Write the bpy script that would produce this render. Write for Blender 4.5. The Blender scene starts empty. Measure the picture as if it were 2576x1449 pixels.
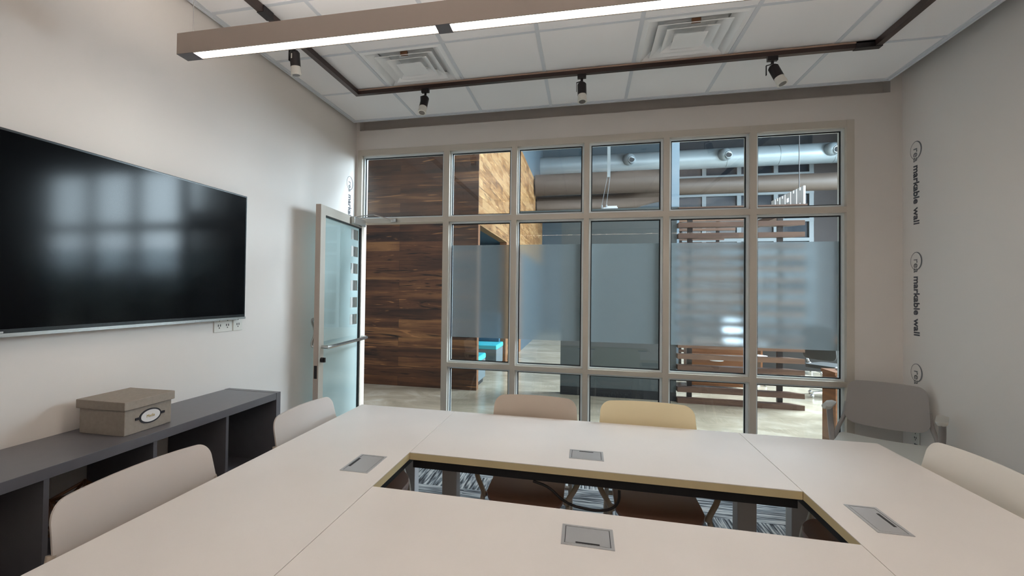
import bpy, bmesh, math, random
from mathutils import Vector, Matrix
S = bpy.context.scene
C = S.collection
random.seed(4)
PI = math.pi

# ------------------------------------------------------------------ camera
cam_d = bpy.data.cameras.new('camera'); cam = bpy.data.objects.new('camera', cam_d); C.objects.link(cam)
YAW, PITCH, ROLL, FPX = 0.247, 0.017, 0.013, 1224.04
fw = Vector((-math.sin(YAW), math.cos(YAW), 0)); rt = Vector((math.cos(YAW), math.sin(YAW), 0)); up = Vector((0, 0, 1))
F = fw * math.cos(PITCH) + up * math.sin(PITCH); U = up * math.cos(PITCH) - fw * math.sin(PITCH)
Rr = rt * math.cos(ROLL) + U * math.sin(ROLL); Uu = U * math.cos(ROLL) - rt * math.sin(ROLL)
M = Matrix((Rr, Uu, -F)).transposed().to_4x4(); M.translation = Vector((2.114, -4.336, 1.488))
cam.matrix_world = M
cam_d.sensor_width = 36; cam_d.lens = 36 * FPX / 2576
cam_d.shift_x = 125.1 / 2576; cam_d.shift_y = -13.4 / 2576
cam_d.clip_start = 0.05; cam_d.clip_end = 100
S.camera = cam

# ------------------------------------------------------------------ colour management, world, big lights
S.view_settings.view_transform = 'Standard'; S.view_settings.look = 'None'
S.view_settings.gamma = 1; S.view_settings.use_curve_mapping = False
S.view_settings.exposure = 0.06
S.cycles.max_bounces = 12; S.cycles.diffuse_bounces = 6; S.cycles.transparent_max_bounces = 12; S.cycles.caustics_reflective = False
W = bpy.data.worlds.new('sky'); S.world = W; W.use_nodes = True
W.node_tree.nodes['Background'].inputs[0].default_value = (0.62, 0.80, 1.0, 1)
W.node_tree.nodes['Background'].inputs[1].default_value = 1.0

def area(name, loc, target, sx, sy, power, col):
    l = bpy.data.lights.new(name, 'AREA'); l.shape = 'RECTANGLE'; l.size = sx; l.size_y = sy
    l.energy = power; l.color = col
    o = bpy.data.objects.new(name, l); C.objects.link(o); o.location = loc
    o.rotation_euler = (Vector(target) - Vector(loc)).to_track_quat('-Z', 'Y').to_euler()
    return o
# daylight entering the hall through the big window wall on its right side and through the skylight
area('daylight_side_window', (13.6, 6.0, 4.3), (2, 2.0, 1.2), 10, 4.6, 5600, (0.76, 0.89, 1.0))
area('daylight_skylight', (7.5, 4.6, 7.4), (4.2, 2.6, 0), 4.5, 2.5, 2000, (0.78, 0.90, 1.0))

# ------------------------------------------------------------------ materials
def lin(c):
    return tuple(((v / 255) / 12.92 if v / 255 <= 0.04045 else ((v / 255 + 0.055) / 1.055) ** 2.4) for v in c) + (1,)
def new_mat(name):
    m = bpy.data.materials.new(name); m.use_nodes = True
    nt = m.node_tree; b = nt.nodes['Principled BSDF']
    return m, nt, b
def N(nt, t, **kw):
    n = nt.nodes.new(t)
    for k, v in kw.items():
        setattr(n, k, v)
    return n
def mat(name, rgb, rough=0.5, metal=0.0, spec=0.5, var=0.0, scale=8, bump=0.0, bscale=200, coat=0.0):
    m, nt, b = new_mat(name)
    b.inputs['Roughness'].default_value = rough; b.inputs['Metallic'].default_value = metal
    b.inputs['Specular IOR Level'].default_value = spec
    b.inputs['Coat Weight'].default_value = coat
    col = lin(rgb)
    b.inputs['Base Color'].default_value = col
    tc = N(nt, 'ShaderNodeTexCoord')
    if var:
        n = N(nt, 'ShaderNodeTexNoise'); n.inputs['Scale'].default_value = scale; n.inputs['Detail'].default_value = 5
        r = N(nt, 'ShaderNodeValToRGB')
        r.color_ramp.elements[0].position = 0.3; r.color_ramp.elements[1].position = 0.7
        r.color_ramp.elements[0].color = tuple(max(0, c * (1 - var)) for c in col[:3]) + (1,)
        r.color_ramp.elements[1].color = tuple(min(1, c * (1 + var)) for c in col[:3]) + (1,)
        nt.links.new(tc.outputs['Object'], n.inputs['Vector']); nt.links.new(n.outputs['Fac'], r.inputs['Fac'])
        nt.links.new(r.outputs['Color'], b.inputs['Base Color'])
    if bump:
        n2 = N(nt, 'ShaderNodeTexNoise'); n2.inputs['Scale'].default_value = bscale; n2.inputs['Detail'].default_value = 3
        bp = N(nt, 'ShaderNodeBump'); bp.inputs['Strength'].default_value = bump; bp.inputs['Distance'].default_value = 0.002
        nt.links.new(tc.outputs['Object'], n2.inputs['Vector']); nt.links.new(n2.outputs['Fac'], bp.inputs['Height'])
        nt.links.new(bp.outputs['Normal'], b.inputs['Normal'])
    return m
def emit(name, rgb, s):
    m, nt, b = new_mat(name)
    b.inputs['Base Color'].default_value = (0.8, 0.8, 0.8, 1)
    b.inputs['Emission Color'].default_value = lin(rgb); b.inputs['Emission Strength'].default_value = s
    return m
def planks(name, axes, row_h, row_l, cols, rough=0.5, mortar=0.0015, grain=(1.2, 22), spec=0.4, contrast=0.55, knots=False):
    """long boards laid along axes[0]; every board takes its own tone, with grain stretched along it"""
    m, nt, b = new_mat(name)
    L = nt.links.new
    tc = N(nt, 'ShaderNodeTexCoord'); sp = N(nt, 'ShaderNodeSeparateXYZ'); L(tc.outputs['Object'], sp.inputs[0])
    cb = N(nt, 'ShaderNodeCombineXYZ'); L(sp.outputs[axes[0]], cb.inputs[0]); L(sp.outputs[axes[1]], cb.inputs[1])
    br = N(nt, 'ShaderNodeTexBrick'); L(cb.outputs[0], br.inputs['Vector'])
    br.inputs['Scale'].default_value = 1; br.inputs['Brick Width'].default_value = row_l; br.inputs['Row Height'].default_value = row_h
    br.inputs['Mortar Size'].default_value = mortar; br.inputs['Color1'].default_value = (0, 0, 0, 1); br.inputs['Color2'].default_value = (1, 1, 1, 1)
    br.inputs['Mortar'].default_value = (0.0, 0.0, 0.0, 1); br.offset = 0.37; br.offset_frequency = 2; br.squash = 1
    # grain, shifted per board
    mp = N(nt, 'ShaderNodeCombineXYZ')
    m1 = N(nt, 'ShaderNodeMath', operation='MULTIPLY'); L(sp.outputs[axes[0]], m1.inputs[0]); m1.inputs[1].default_value = grain[0]
    m2 = N(nt, 'ShaderNodeMath', operation='MULTIPLY'); L(sp.outputs[axes[1]], m2.inputs[0]); m2.inputs[1].default_value = grain[1]
    m3 = N(nt, 'ShaderNodeMath', operation='MULTIPLY'); L(br.outputs['Color'], m3.inputs[0]); m3.inputs[1].default_value = 37
    L(m1.outputs[0], mp.inputs[0]); L(m2.outputs[0], mp.inputs[1]); L(m3.outputs[0], mp.inputs[2])
    no = N(nt, 'ShaderNodeTexNoise'); no.inputs['Scale'].default_value = 1; no.inputs['Detail'].default_value = 8; no.inputs['Distortion'].default_value = 0.6
    no.inputs['Roughness'].default_value = 0.6
    L(mp.outputs[0], no.inputs['Vector'])
    no2 = N(nt, 'ShaderNodeTexNoise'); no2.inputs['Scale'].default_value = 1.7; no2.inputs['Detail'].default_value = 4
    L(cb.outputs[0], no2.inputs['Vector'])
    a1 = N(nt, 'ShaderNodeMath', operation='MULTIPLY'); L(br.outputs['Color'], a1.inputs[0]); a1.inputs[1].default_value = 0.45
    a2 = N(nt, 'ShaderNodeMath', operation='MULTIPLY_ADD'); L(no.outputs['Fac'], a2.inputs[0]); a2.inputs[1].default_value = contrast * 1.6; L(a1.outputs[0], a2.inputs[2])
    a3 = N(nt, 'ShaderNodeMath', operation='MULTIPLY_ADD'); L(no2.outputs['Fac'], a3.inputs[0]); a3.inputs[1].default_value = 0.5; L(a2.outputs[0], a3.inputs[2])
    a4 = N(nt, 'ShaderNodeMath', operation='SUBTRACT'); L(a3.outputs[0], a4.inputs[0]); a4.inputs[1].default_value = 0.42
    r = N(nt, 'ShaderNodeValToRGB'); L(a4.outputs[0], r.inputs['Fac'])
    els = r.color_ramp.elements
    els[0].position = 0.05; els[0].color = lin(cols[0]); els[1].position = 0.95; els[1].color = lin(cols[-1])
    for i, c in enumerate(cols[1:-1]):
        e = els.new(0.05 + 0.9 * (i + 1) / (len(cols) - 1)); e.color = lin(c)
    base = r.outputs['Color']
    if knots:
        kc = N(nt, 'ShaderNodeCombineXYZ')
        k1 = N(nt, 'ShaderNodeMath', operation='MULTIPLY'); L(sp.outputs[axes[0]], k1.inputs[0]); k1.inputs[1].default_value = 0.7
        k2 = N(nt, 'ShaderNodeMath', operation='MULTIPLY'); L(sp.outputs[axes[1]], k2.inputs[0]); k2.inputs[1].default_value = 7.5
        L(k1.outputs[0], kc.inputs[0]); L(k2.outputs[0], kc.inputs[1]); L(m3.outputs[0], kc.inputs[2])
        vo = N(nt, 'ShaderNodeTexNoise'); vo.inputs['Scale'].default_value = 1.3; vo.inputs['Detail'].default_value = 2; vo.inputs['Distortion'].default_value = 2.5; L(kc.outputs[0], vo.inputs['Vector'])
        kr = N(nt, 'ShaderNodeValToRGB'); L(vo.outputs['Fac'], kr.inputs['Fac'])
        kr.color_ramp.elements[0].position = 0.27; kr.color_ramp.elements[0].color = (1, 1, 1, 1); kr.color_ramp.elements[1].position = 0.40; kr.color_ramp.elements[1].color = (0, 0, 0, 1)
        kx = N(nt, 'ShaderNodeMix', data_type='RGBA'); L(kr.outputs['Color'], kx.inputs['Factor']); L(base, kx.inputs['A']); kx.inputs['B'].default_value = lin(cols[0])
        sr = N(nt, 'ShaderNodeValToRGB'); L(vo.outputs['Fac'], sr.inputs['Fac'])
        sr.color_ramp.elements[0].position = 0.655; sr.color_ramp.elements[0].color = (0, 0, 0, 1); sr.color_ramp.elements[1].position = 0.70; sr.color_ramp.elements[1].color = (.7, .7, .7, 1)
        sx_ = N(nt, 'ShaderNodeMix', data_type='RGBA'); L(sr.outputs['Color'], sx_.inputs['Factor']); L(kx.outputs['Result'], sx_.inputs['A']); sx_.inputs['B'].default_value = lin([min(255, int(c * 1.25)) for c in cols[-1]])
        base = sx_.outputs['Result']
    mx = N(nt, 'ShaderNodeMix', data_type='RGBA'); L(br.outputs['Fac'], mx.inputs['Factor']); L(base, mx.inputs['A'])
    mx.inputs['B'].default_value = lin((30, 22, 18))
    L(mx.outputs['Result'], b.inputs['Base Color'])
    b.inputs['Roughness'].default_value = rough; b.inputs['Specular IOR Level'].default_value = spec
    bp = N(nt, 'ShaderNodeBump'); bp.inputs['Strength'].default_value = 0.25; bp.inputs['Distance'].default_value = 0.004
    L(no.outputs['Fac'], bp.inputs['Height']); L(bp.outputs['Normal'], b.inputs['Normal'])
    return m

m_wall = mat('painted_wall', (230, 224, 219), 0.55, spec=0.3, bump=0.06, bscale=300)
m_reveal = m_wall
m_tile = mat('ceiling_tile', (244, 242, 242), 0.9, spec=0.1, bump=0.25, bscale=500)
m_grid = mat('ceiling_grid', (212, 215, 220), 0.5)
m_dark = mat('dark_void', (40, 42, 45), 0.9)
m_alu = mat('satin_aluminium', (205, 197, 186), 0.40, metal=0.25, var=0.03, scale=3)
m_stop = mat('hall_lit_stop', (232, 238, 240), 0.3, metal=0.1)  # whitened to stand for hall light falling on the reveals
m_rubber = mat('black_gasket', (18, 20, 24), 0.6)
m_steel = mat('brushed_steel', (190, 190, 188), 0.25, metal=0.9)
m_beam = mat('pendant_grey', (176, 163, 153), 0.5, metal=0.1)
m_beamend = mat('pendant_slate', (112, 110, 116), 0.5)
m_lens = emit('pendant_diffuser', (255, 246, 232), 19)
m_upfill = emit('added_ceiling_fill', (255, 246, 238), 31)  # upward glow added to lift the ceiling brightness
m_track = mat('bronze_track', (70, 56, 52), 0.3, metal=0.5)
m_black = mat('black_metal', (38, 32, 33), 0.4, metal=0.3)
m_dif = mat('white_enamel', (240, 240, 240), 0.5)
m_white = mat('white_plastic', (225, 222, 214), 0.4)
m_lensg = mat('grey_lens', (120, 115, 112), 0.15, metal=0.3)
m_top = mat('pale_maple_laminate', (230, 224, 220), 0.36, spec=0.5, var=0.03, scale=2.0, bump=0.05, bscale=120)
m_edge = mat('tan_edge_banding', (214, 196, 154), 0.45)
m_railb = mat('black_rail', (22, 19, 22), 0.5)
m_leg = mat('grey_steel_leg', (196, 190, 190), 0.4, metal=0.1)
m_plate = mat('silver_power_plate', (188, 188, 190), 0.35, metal=0.4)
m_shell = mat('taupe_shell', (196, 186, 180), 0.40)
m_shell_lit = mat('lit_taupe_shell', (224, 209, 172), 0.42)  # same taupe shell, lightened to stand for light on it
m_shell_dim = mat('dim_taupe_shell', (184, 170, 156), 0.42)  # same taupe shell, toned down to stand for dimmer light
m_shell_bright = mat('bright_lit_taupe_shell', (236, 231, 224), 0.42)  # same taupe shell, raised to near-white for strong light
m_shell_shade = mat('shaded_grey_shell', (150, 145, 143), 0.42)  # armchair shell darkened for shade, its back turned from the window light
m_seatb = mat('brown_vinyl_seat', (158, 122, 110), 0.30)
m_seatg = mat('pale_grey_seat', (208, 210, 206), 0.5)
m_armg = mat('grey_arm', (188, 186, 180), 0.4)
m_cab = mat('charcoal_laminate', (96, 94, 99), 0.33, var=0.04, scale=20)
m_box = mat('taupe_linen', (156, 147, 138), 0.85, spec=0.2, var=0.06, scale=60, bump=0.5, bscale=500)
m_boxm = mat('dark_label_frame', (52, 50, 56), 0.35, metal=0.6)
m_paper = mat('white_paper', (228, 226, 226), 0.7)
m_gold = mat('gold_ink', (190, 160, 60), 0.4, metal=0.3)
m_brown = mat('brown_wire', (118, 80, 54), 0.45, metal=0.3)
m_screen = mat('black_screen', (5, 6, 9), 0.12, spec=0.14)
m_bezel = mat('black_bezel', (16, 18, 22), 0.25)
m_ink = mat('dark_ink', (74, 74, 82), 0.6)
m_inkl = mat('grey_ink', (118, 118, 120), 0.6)
m_wood = planks('shaded_reclaimed_boards', ('X', 'Z'), 0.15, 1.9, [(24, 15, 10), (44, 27, 18), (68, 42, 27), (90, 57, 36), (128, 90, 56)], 0.42, contrast=0.75, grain=(0.8, 11), knots=True)  # front boards of the wood volume, darkened to stand for shade
m_wood_lit = planks('lit_reclaimed_boards', ('Y', 'Z'), 0.14, 1.9, [(48, 30, 18), (82, 53, 28), (106, 73, 38), (124, 88, 50), (142, 110, 72)], 0.5, contrast=0.9, grain=(2.0, 12), knots=True)  # side boards of the same wood, lightened to stand for daylight
m_woodp = mat('honey_end_grain', (124, 82, 50), 0.5, var=0.25, scale=14)
m_slat = planks('walnut_slats', ('X', 'Z'), 0.3, 4, [(56, 38, 32), (82, 58, 46), (108, 80, 62), (140, 108, 84)], 0.45, mortar=0.0)
m_desk = planks('oak_desk', ('X', 'Z'), 0.4, 3, [(90, 54, 30), (130, 84, 50), (170, 118, 72)], 0.4, mortar=0.0)
m_slate = mat('slate_green_paint', (72, 80, 82), 0.6)
m_steelblue = mat('pale_blue_paint', (120, 142, 158), 0.5)
m_greyblue = mat('grey_blue_drywall', (58, 74, 84), 0.7)
m_hallceil = mat('dark_blue_grey_deck', (20, 27, 35), 0.8, var=0.2, scale=1.0)
m_duct = mat('galvanised_duct', (140, 152, 158), 0.4, metal=0.35, var=0.06, scale=2)
m_duct2 = mat('tan_duct', (70, 60, 53), 0.5, var=0.06, scale=2)
m_teal = mat('turquoise_vinyl', (64, 190, 208), 0.35)
m_tealw = mat('deep_blue_booth', (30, 78, 100), 0.6)
m_boothg = mat('booth_grey', (92, 104, 108), 0.6)
m_base = mat('black_baseboard', (24, 28, 34), 0.4)
m_winw = mat('white_window_frame', (112, 122, 128), 0.4)
m_letter = mat('white_letters', (226, 232, 238), 0.4)
m_ochair = mat('black_mesh_chair', (36, 38, 38), 0.6)
m_chrome = mat('chrome', (210, 214, 216), 0.15, metal=0.9)
m_bulb = emit('lit_bulb', (255, 244, 225), 6)

def make_concrete():
    m, nt, b = new_mat('polished_concrete'); L = nt.links.new
    tc = N(nt, 'ShaderNodeTexCoord')
    mp = N(nt, 'ShaderNodeMapping'); mp.inputs['Scale'].default_value = (0.9, 1.4, 1); L(tc.outputs['Object'], mp.inputs[0])
    n = N(nt, 'ShaderNodeTexNoise'); n.inputs['Scale'].default_value = 1.3; n.inputs['Detail'].default_value = 10; n.inputs['Distortion'].default_value = 1.4
    n.inputs['Roughness'].default_value = 0.62
    L(mp.outputs[0], n.inputs['Vector'])
    r = N(nt, 'ShaderNodeValToRGB'); L(n.outputs['Fac'], r.inputs['Fac'])
    e = r.color_ramp.elements; e[0].position = 0.2; e[0].color = lin((136, 125, 108)); e[1].position = 0.8; e[1].color = lin((206, 198, 182))
    x = e.new(0.5); x.color = lin((170, 158, 138))
    L(r.outputs['Color'], b.inputs['Base Color'])
    b.inputs['Roughness'].default_value = 0.22; b.inputs['Specular IOR Level'].default_value = 0.6
    return m
m_conc = make_concrete()

def make_carpet():
    m, nt, b = new_mat('plank_carpet'); L = nt.links.new
    tc = N(nt, 'ShaderNodeTexCoord')
    br = N(nt, 'ShaderNodeTexBrick'); L(tc.outputs['Object'], br.inputs['Vector'])
    br.inputs['Scale'].default_value = 1; br.inputs['Brick Width'].default_value = 0.5; br.inputs['Row Height'].default_value = 0.25
    br.inputs['Mortar Size'].default_value = 0; br.inputs['Color1'].default_value = (0, 0, 0, 1); br.inputs['Color2'].default_value = (1, 1, 1, 1)
    sep = N(nt, 'ShaderNodeSeparateXYZ'); L(tc.outputs['Object'], sep.inputs[0])
    outs = []
    for sx, sy in ((4, 70), (70, 5)):
        a = N(nt, 'ShaderNodeMath', operation='MULTIPLY'); L(sep.outputs[0], a.inputs[0]); a.inputs[1].default_value = sx
        c = N(nt, 'ShaderNodeMath', operation='MULTIPLY'); L(sep.outputs[1], c.inputs[0]); c.inputs[1].default_value = sy
        cb = N(nt, 'ShaderNodeCombineXYZ'); L(a.outputs[0], cb.inputs[0]); L(c.outputs[0], cb.inputs[1]); L(br.outputs['Color'], cb.inputs[2])
        n = N(nt, 'ShaderNodeTexNoise'); n.inputs['Scale'].default_value = 1; n.inputs['Detail'].default_value = 3; L(cb.outputs[0], n.inputs['Vector'])
        outs.append(n)
    gt = N(nt, 'ShaderNodeMath', operation='GREATER_THAN'); L(br.outputs['Color'], gt.inputs[0]); gt.inputs[1].default_value = 0.72
    mx = N(nt, 'ShaderNodeMix', data_type='FLOAT'); L(gt.outputs[0], mx.inputs['Factor']); L(outs[0].outputs['Fac'], mx.inputs['A']); L(outs[1].outputs['Fac'], mx.inputs['B'])
    r = N(nt, 'ShaderNodeValToRGB'); L(mx.outputs['Result'], r.inputs['Fac'])
    e = r.color_ramp.elements; e[0].position = 0.38; e[0].color = lin((62, 64, 68)); e[1].position = 0.62; e[1].color = lin((196, 198, 198))
    x = e.new(0.5); x.color = lin((130, 136, 142))
    L(r.outputs['Color'], b.inputs['Base Color']); b.inputs['Roughness'].default_value = 0.95; b.inputs['Specular IOR Level'].default_value = 0.1
    return m
m_carpet = make_carpet()

def make_glass(name, tint=(0.93, 0.97, 0.97, 1), boost=1.0):
    m = bpy.data.materials.new(name); m.use_nodes = True; nt = m.node_tree; nt.nodes.clear(); L = nt.links.new
    o = N(nt, 'ShaderNodeOutputMaterial'); t = N(nt, 'ShaderNodeBsdfTransparent'); t.inputs[0].default_value = tint
    g = N(nt, 'ShaderNodeBsdfGlossy'); g.inputs['Roughness'].default_value = 0.0
    lw = N(nt, 'ShaderNodeLayerWeight'); lw.inputs[0].default_value = 0.5
    p = N(nt, 'ShaderNodeMath', operation='POWER'); L(lw.outputs['Facing'], p.inputs[0]); p.inputs[1].default_value = 5
    a = N(nt, 'ShaderNodeMath', operation='MULTIPLY_ADD'); L(p.outputs[0], a.inputs[0]); a.inputs[1].default_value = 0.9; a.inputs[2].default_value = 0.045 * boost
    x = N(nt, 'ShaderNodeMixShader'); L(a.outputs[0], x.inputs[0]); L(t.outputs[0], x.inputs[1]); L(g.outputs[0], x.inputs[2])
    L(x.outputs[0], o.inputs[0]); return m
m_glass = make_glass('clear_glass', (0.95, 0.98, 0.98, 1))

def make_frost(name, col, rough, body, bodycol):
    m = bpy.data.materials.new(name); m.use_nodes = True; nt = m.node_tree; nt.nodes.clear(); L = nt.links.new
    o = N(nt, 'ShaderNodeOutputMaterial')
    rf = N(nt, 'ShaderNodeBsdfRefraction'); rf.inputs['Color'].default_value = col; rf.inputs['Roughness'].default_value = rough; rf.inputs['IOR'].default_value = 1.25
    d = N(nt, 'ShaderNodeBsdfDiffuse'); d.inputs[0].default_value = bodycol
    tl = N(nt, 'ShaderNodeBsdfTranslucent'); tl.inputs[0].default_value = bodycol
    m1 = N(nt, 'ShaderNodeMixShader'); m1.inputs[0].default_value = 0.5; L(d.outputs[0], m1.inputs[1]); L(tl.outputs[0], m1.inputs[2])
    m2 = N(nt, 'ShaderNodeMixShader'); m2.inputs[0].default_value = body; L(rf.outputs[0], m2.inputs[1]); L(m1.outputs[0], m2.inputs[2])
    L(m2.outputs[0], o.inputs[0]); return m
m_frost = make_frost('frosted_film', (0.86, 0.9, 0.92, 1), 0.17, 0.26, (0.42, 0.46, 0.47, 1))
m_frostd = make_frost('door_frosted_film', (0.9, 0.97, 0.97, 1), 0.38, 0.80, (0.90, 0.97, 0.97, 1))

# ------------------------------------------------------------------ mesh helpers
def smooth(p, it=3):
    p = [Vector(q) for q in p]
    for _ in range(it):
        n = [p[0]]
        for a, c in zip(p, p[1:]): n += [a.lerp(c, .25), a.lerp(c, .75)]
        p = n + [p[-1]]
    return p
class MB:
    def __init__(s): s.b = bmesh.new(); s.mi = 0
    def _f(s, vs, idx=None):
        f = s.b.faces.new(vs); f.material_index = s.mi if idx is None else idx; f.smooth = True; return f
    def box(s, x0, x1, y0, y1, z0, z1, mi=None):
        v = [s.b.verts.new((x, y, z)) for z in (z0, z1) for y in (y0, y1) for x in (x0, x1)]
        for q in ((0, 2, 3, 1), (4, 5, 7, 6), (0, 1, 5, 4), (2, 6, 7, 3), (0, 4, 6, 2), (1, 3, 7, 5)):
            s._f([v[i] for i in q], mi)
        return s
    def hexa(s, pts, mi=None):
        v = [s.b.verts.new(p) for p in pts]
        for q in ((0, 3, 2, 1), (4, 5, 6, 7), (0, 1, 5, 4), (1, 2, 6, 5), (2, 3, 7, 6), (3, 0, 4, 7)):
            s._f([v[i] for i in q], mi)
        return s
    def bar(s, a, b, w, h, mi=None, up=(0, 0, 1)):
        a, b = Vector(a), Vector(b); d = (b - a).normalized(); u = Vector(up)
        if abs(d.dot(u)) > 0.99: u = Vector((0, 1, 0))
        sd = d.cross(u).normalized(); u = sd.cross(d)
        o = [(-w / 2, -h / 2), (w / 2, -h / 2), (w / 2, h / 2), (-w / 2, h / 2)]
        return s.hexa([a + sd * i + u * j for i, j in o] + [b + sd * i + u * j for i, j in o], mi)
    def cyl(s, a, b, r0, r1=None, n=24, caps=True, mi=None):
        r1 = r0 if r1 is None else r1
        a, b = Vector(a), Vector(b); d = (b - a).normalized()
        u = Vector((0, 0, 1)) if abs(d.z) < 0.95 else Vector((1, 0, 0))
        p = d.cross(u).normalized(); q = p.cross(d)
        A = []; B = []
        for i in range(n):
            t = 2 * PI * i / n; e = p * math.cos(t) + q * math.sin(t)
            A.append(s.b.verts.new(a + e * r0)); B.append(s.b.verts.new(b + e * r1))
        for i in range(n):
            j = (i + 1) % n; s._f((A[i], A[j], B[j], B[i]), mi)
        if caps:
            s._f(A[::-1], mi); s._f(B, mi)
        return s
    def tube(s, pts, r, n=10, mi=None, sx=1.0):
        pts = [Vector(p) for p in pts]; rings = []
        ref = None
        for i, p in enumerate(pts):
            d = (pts[min(i + 1, len(pts) - 1)] - pts[max(i - 1, 0)]).normalized()
            if ref is None: ref = Vector((0, 0, 1)) if abs(d.z) < 0.8 else Vector((1, 0, 0))
            a = (ref - d * ref.dot(d)).normalized(); ref = a; c = d.cross(a)
            rr = r[i] if isinstance(r, (list, tuple)) else r
            rings.append([s.b.verts.new(p + (a * math.cos(2 * PI * k / n) + c * math.sin(2 * PI * k / n) * sx) * rr) for k in range(n)])
        for A, B in zip(rings, rings[1:]):
            for k in range(n): s._f((A[k], A[(k + 1) % n], B[(k + 1) % n], B[k]), mi)
        s._f(rings[0][::-1], mi); s._f(rings[-1], mi)
        return s
    def grid(s, P, thick_fn, mi=None):
        """closed slab: P[r][c] front points, thick_fn(point)->back point"""
        R, K = len(P), len(P[0])
        A = [[s.b.verts.new(p) for p in row] for row in P]
        B = [[s.b.verts.new(thick_fn(Vector(p), r, c)) for c, p in enumerate(row)] for r, row in enumerate(P)]
        for r in range(R - 1):
            for c in range(K - 1):
                s._f((A[r][c], A[r][c + 1], A[r + 1][c + 1], A[r + 1][c]), mi)
                s._f((B[r][c], B[r + 1][c], B[r + 1][c + 1], B[r][c + 1]), mi)
        for c in range(K - 1):
            s._f((A[0][c], B[0][c], B[0][c + 1], A[0][c + 1]), mi); s._f((A[-1][c], A[-1][c + 1], B[-1][c + 1], B[-1][c]), mi)
        for r in range(R - 1):
            s._f((A[r][0], A[r + 1][0], B[r + 1][0], B[r][0]), mi); s._f((A[r][-1], B[r][-1], B[r + 1][-1], A[r + 1][-1]), mi)
        return s
    def disc(s, c, r, nrm, n=24, mi=None):
        c = Vector(c); d = Vector(nrm).normalized(); u = Vector((0, 0, 1)) if abs(d.z) < 0.9 else Vector((1, 0, 0))
        p = d.cross(u).normalized(); q = p.cross(d)
        s._f([s.b.verts.new(c + (p * math.cos(2 * PI * i / n) + q * math.sin(2 * PI * i / n)) * r) for i in range(n)], mi)
        return s
    def sphere(s, c, r, mi=None, seg=18, sc=(1, 1, 1)):
        m = Matrix.Translation(c) @ Matrix.Diagonal((sc[0], sc[1], sc[2], 1))
        g = bmesh.ops.create_uvsphere(s.b, u_segments=seg, v_segments=seg // 2, radius=r, matrix=m)
        for f in {f for v in g['verts'] for f in v.link_faces}: f.material_index = s.mi if mi is None else mi; f.smooth = True
        return s
    def done(s, name, mats, parent=None, bevel=0, sharp=38, clean=True):
        if clean: bmesh.ops.recalc_face_normals(s.b, faces=s.b.faces)
        me = bpy.data.meshes.new(name); s.b.to_mesh(me); s.b.free()
        for m in (mats if isinstance(mats, (list, tuple)) else [mats]): me.materials.append(m)
        me.set_sharp_from_angle(angle=math.radians(sharp))
        o = bpy.data.objects.new(name, me); C.objects.link(o)
        if parent: o.parent = parent
        if bevel:
            md = o.modifiers.new('bevel', 'BEVEL'); md.width = bevel; md.segments = 2; md.limit_method = 'ANGLE'; md.angle_limit = math.radians(40)
            md.harden_normals = True
        return o
def tag(o, label=None, cat=None, group=None, kind=None):
    if label: o['label'] = label
    if cat: o['category'] = cat
    if group: o['group'] = group
    if kind: o['kind'] = kind
    return o
def thing(name, label, cat, loc=(0, 0, 0), rz=0, group=None, kind=None):
    o = bpy.data.objects.new(name, None); C.objects.link(o); o.location = loc; o.rotation_euler = (0, 0, rz); o.empty_display_size = 0.1
    return tag(o, label, cat, group, kind)
def copy_tree(o, parent=None):
    c = o.copy(); C.objects.link(c)
    if parent: c.parent = parent
    for ch in [k for k in C.objects if k.parent == o]: copy_tree(ch, c)
    return c
def struct(o): o['kind'] = 'structure'; return o
def text_obj(name, body, size, m, loc, xdir, updir, depth=0.001, sx=1.0, parent=None, bold=0.0):
    cu = bpy.data.curves.new(name, 'FONT'); cu.body = body; cu.size = size; cu.extrude = depth; cu.offset = bold
    t = bpy.data.objects.new(name + '_curve', cu); C.objects.link(t)
    dg = bpy.context.evaluated_depsgraph_get(); me = bpy.data.meshes.new_from_object(t.evaluated_get(dg))
    bpy.data.objects.remove(t); bpy.data.curves.remove(cu)
    X = Vector(xdir).normalized(); Y = Vector(updir).normalized(); Z = X.cross(Y)
    mtx = Matrix((X * sx, Y, Z)).transposed().to_4x4(); mtx.translation = Vector(loc)
    me.transform(mtx); me.materials.clear(); me.materials.append(m)
    o = bpy.data.objects.new(name, me); C.objects.link(o)
    if parent: o.parent = parent
    return o

# ------------------------------------------------------------------ room shell
XL, XR = -0.065, 4.42
YF = -5.6                                     # wall behind the camera
struct(MB().box(XL, XR, YF, 0.12, -0.08, 0.0).done('floor', m_carpet))
struct(MB().box(XL - 0.12, XL, YF - 0.1, 0.13, -0.08, 3.6).done('wall_left', m_wall))
struct(MB().box(XR, XR + 0.12, YF - 0.1, 0.13, -0.08, 3.6).done('wall_right', m_wall))
struct(MB().box(XL - 0.1, XR + 0.1, YF - 0.12, YF, -0.08, 3.6).done('wall_front', m_wall))
b = MB()
b.box(XL, XR, 0.0, 0.12, 2.845, 3.035)                     # bulkhead over the glazing
b.box(XL, XR, 0.10, 0.12, 3.035, 7.0); b.box(4.345, XR, 0.0, 0.10, 3.035, 3.5); b.box(XL, -.03, 0.0, 0.10, 3.035, 3.5)  # wall set back here to darken the band under the ceiling
b.box(4.109, XR, 0.0, 0.12, 0, 2.845)                      # strip right of the glazing
b.box(XL, -0.043, 0.0, 0.12, 0, 2.845)
b.box(-6, XL, 0.0, 0.12, 0, 7.0); b.box(XR, 13, 0.0, 0.12, 0, 7.0)
struct(b.done('wall_back', m_wall))
struct(MB().box(XL - .1, XR + .1, YF - .1, 0.1, 3.6, 3.7).done('ceiling', m_dark))     # slab hidden above the suspended ceiling
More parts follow.
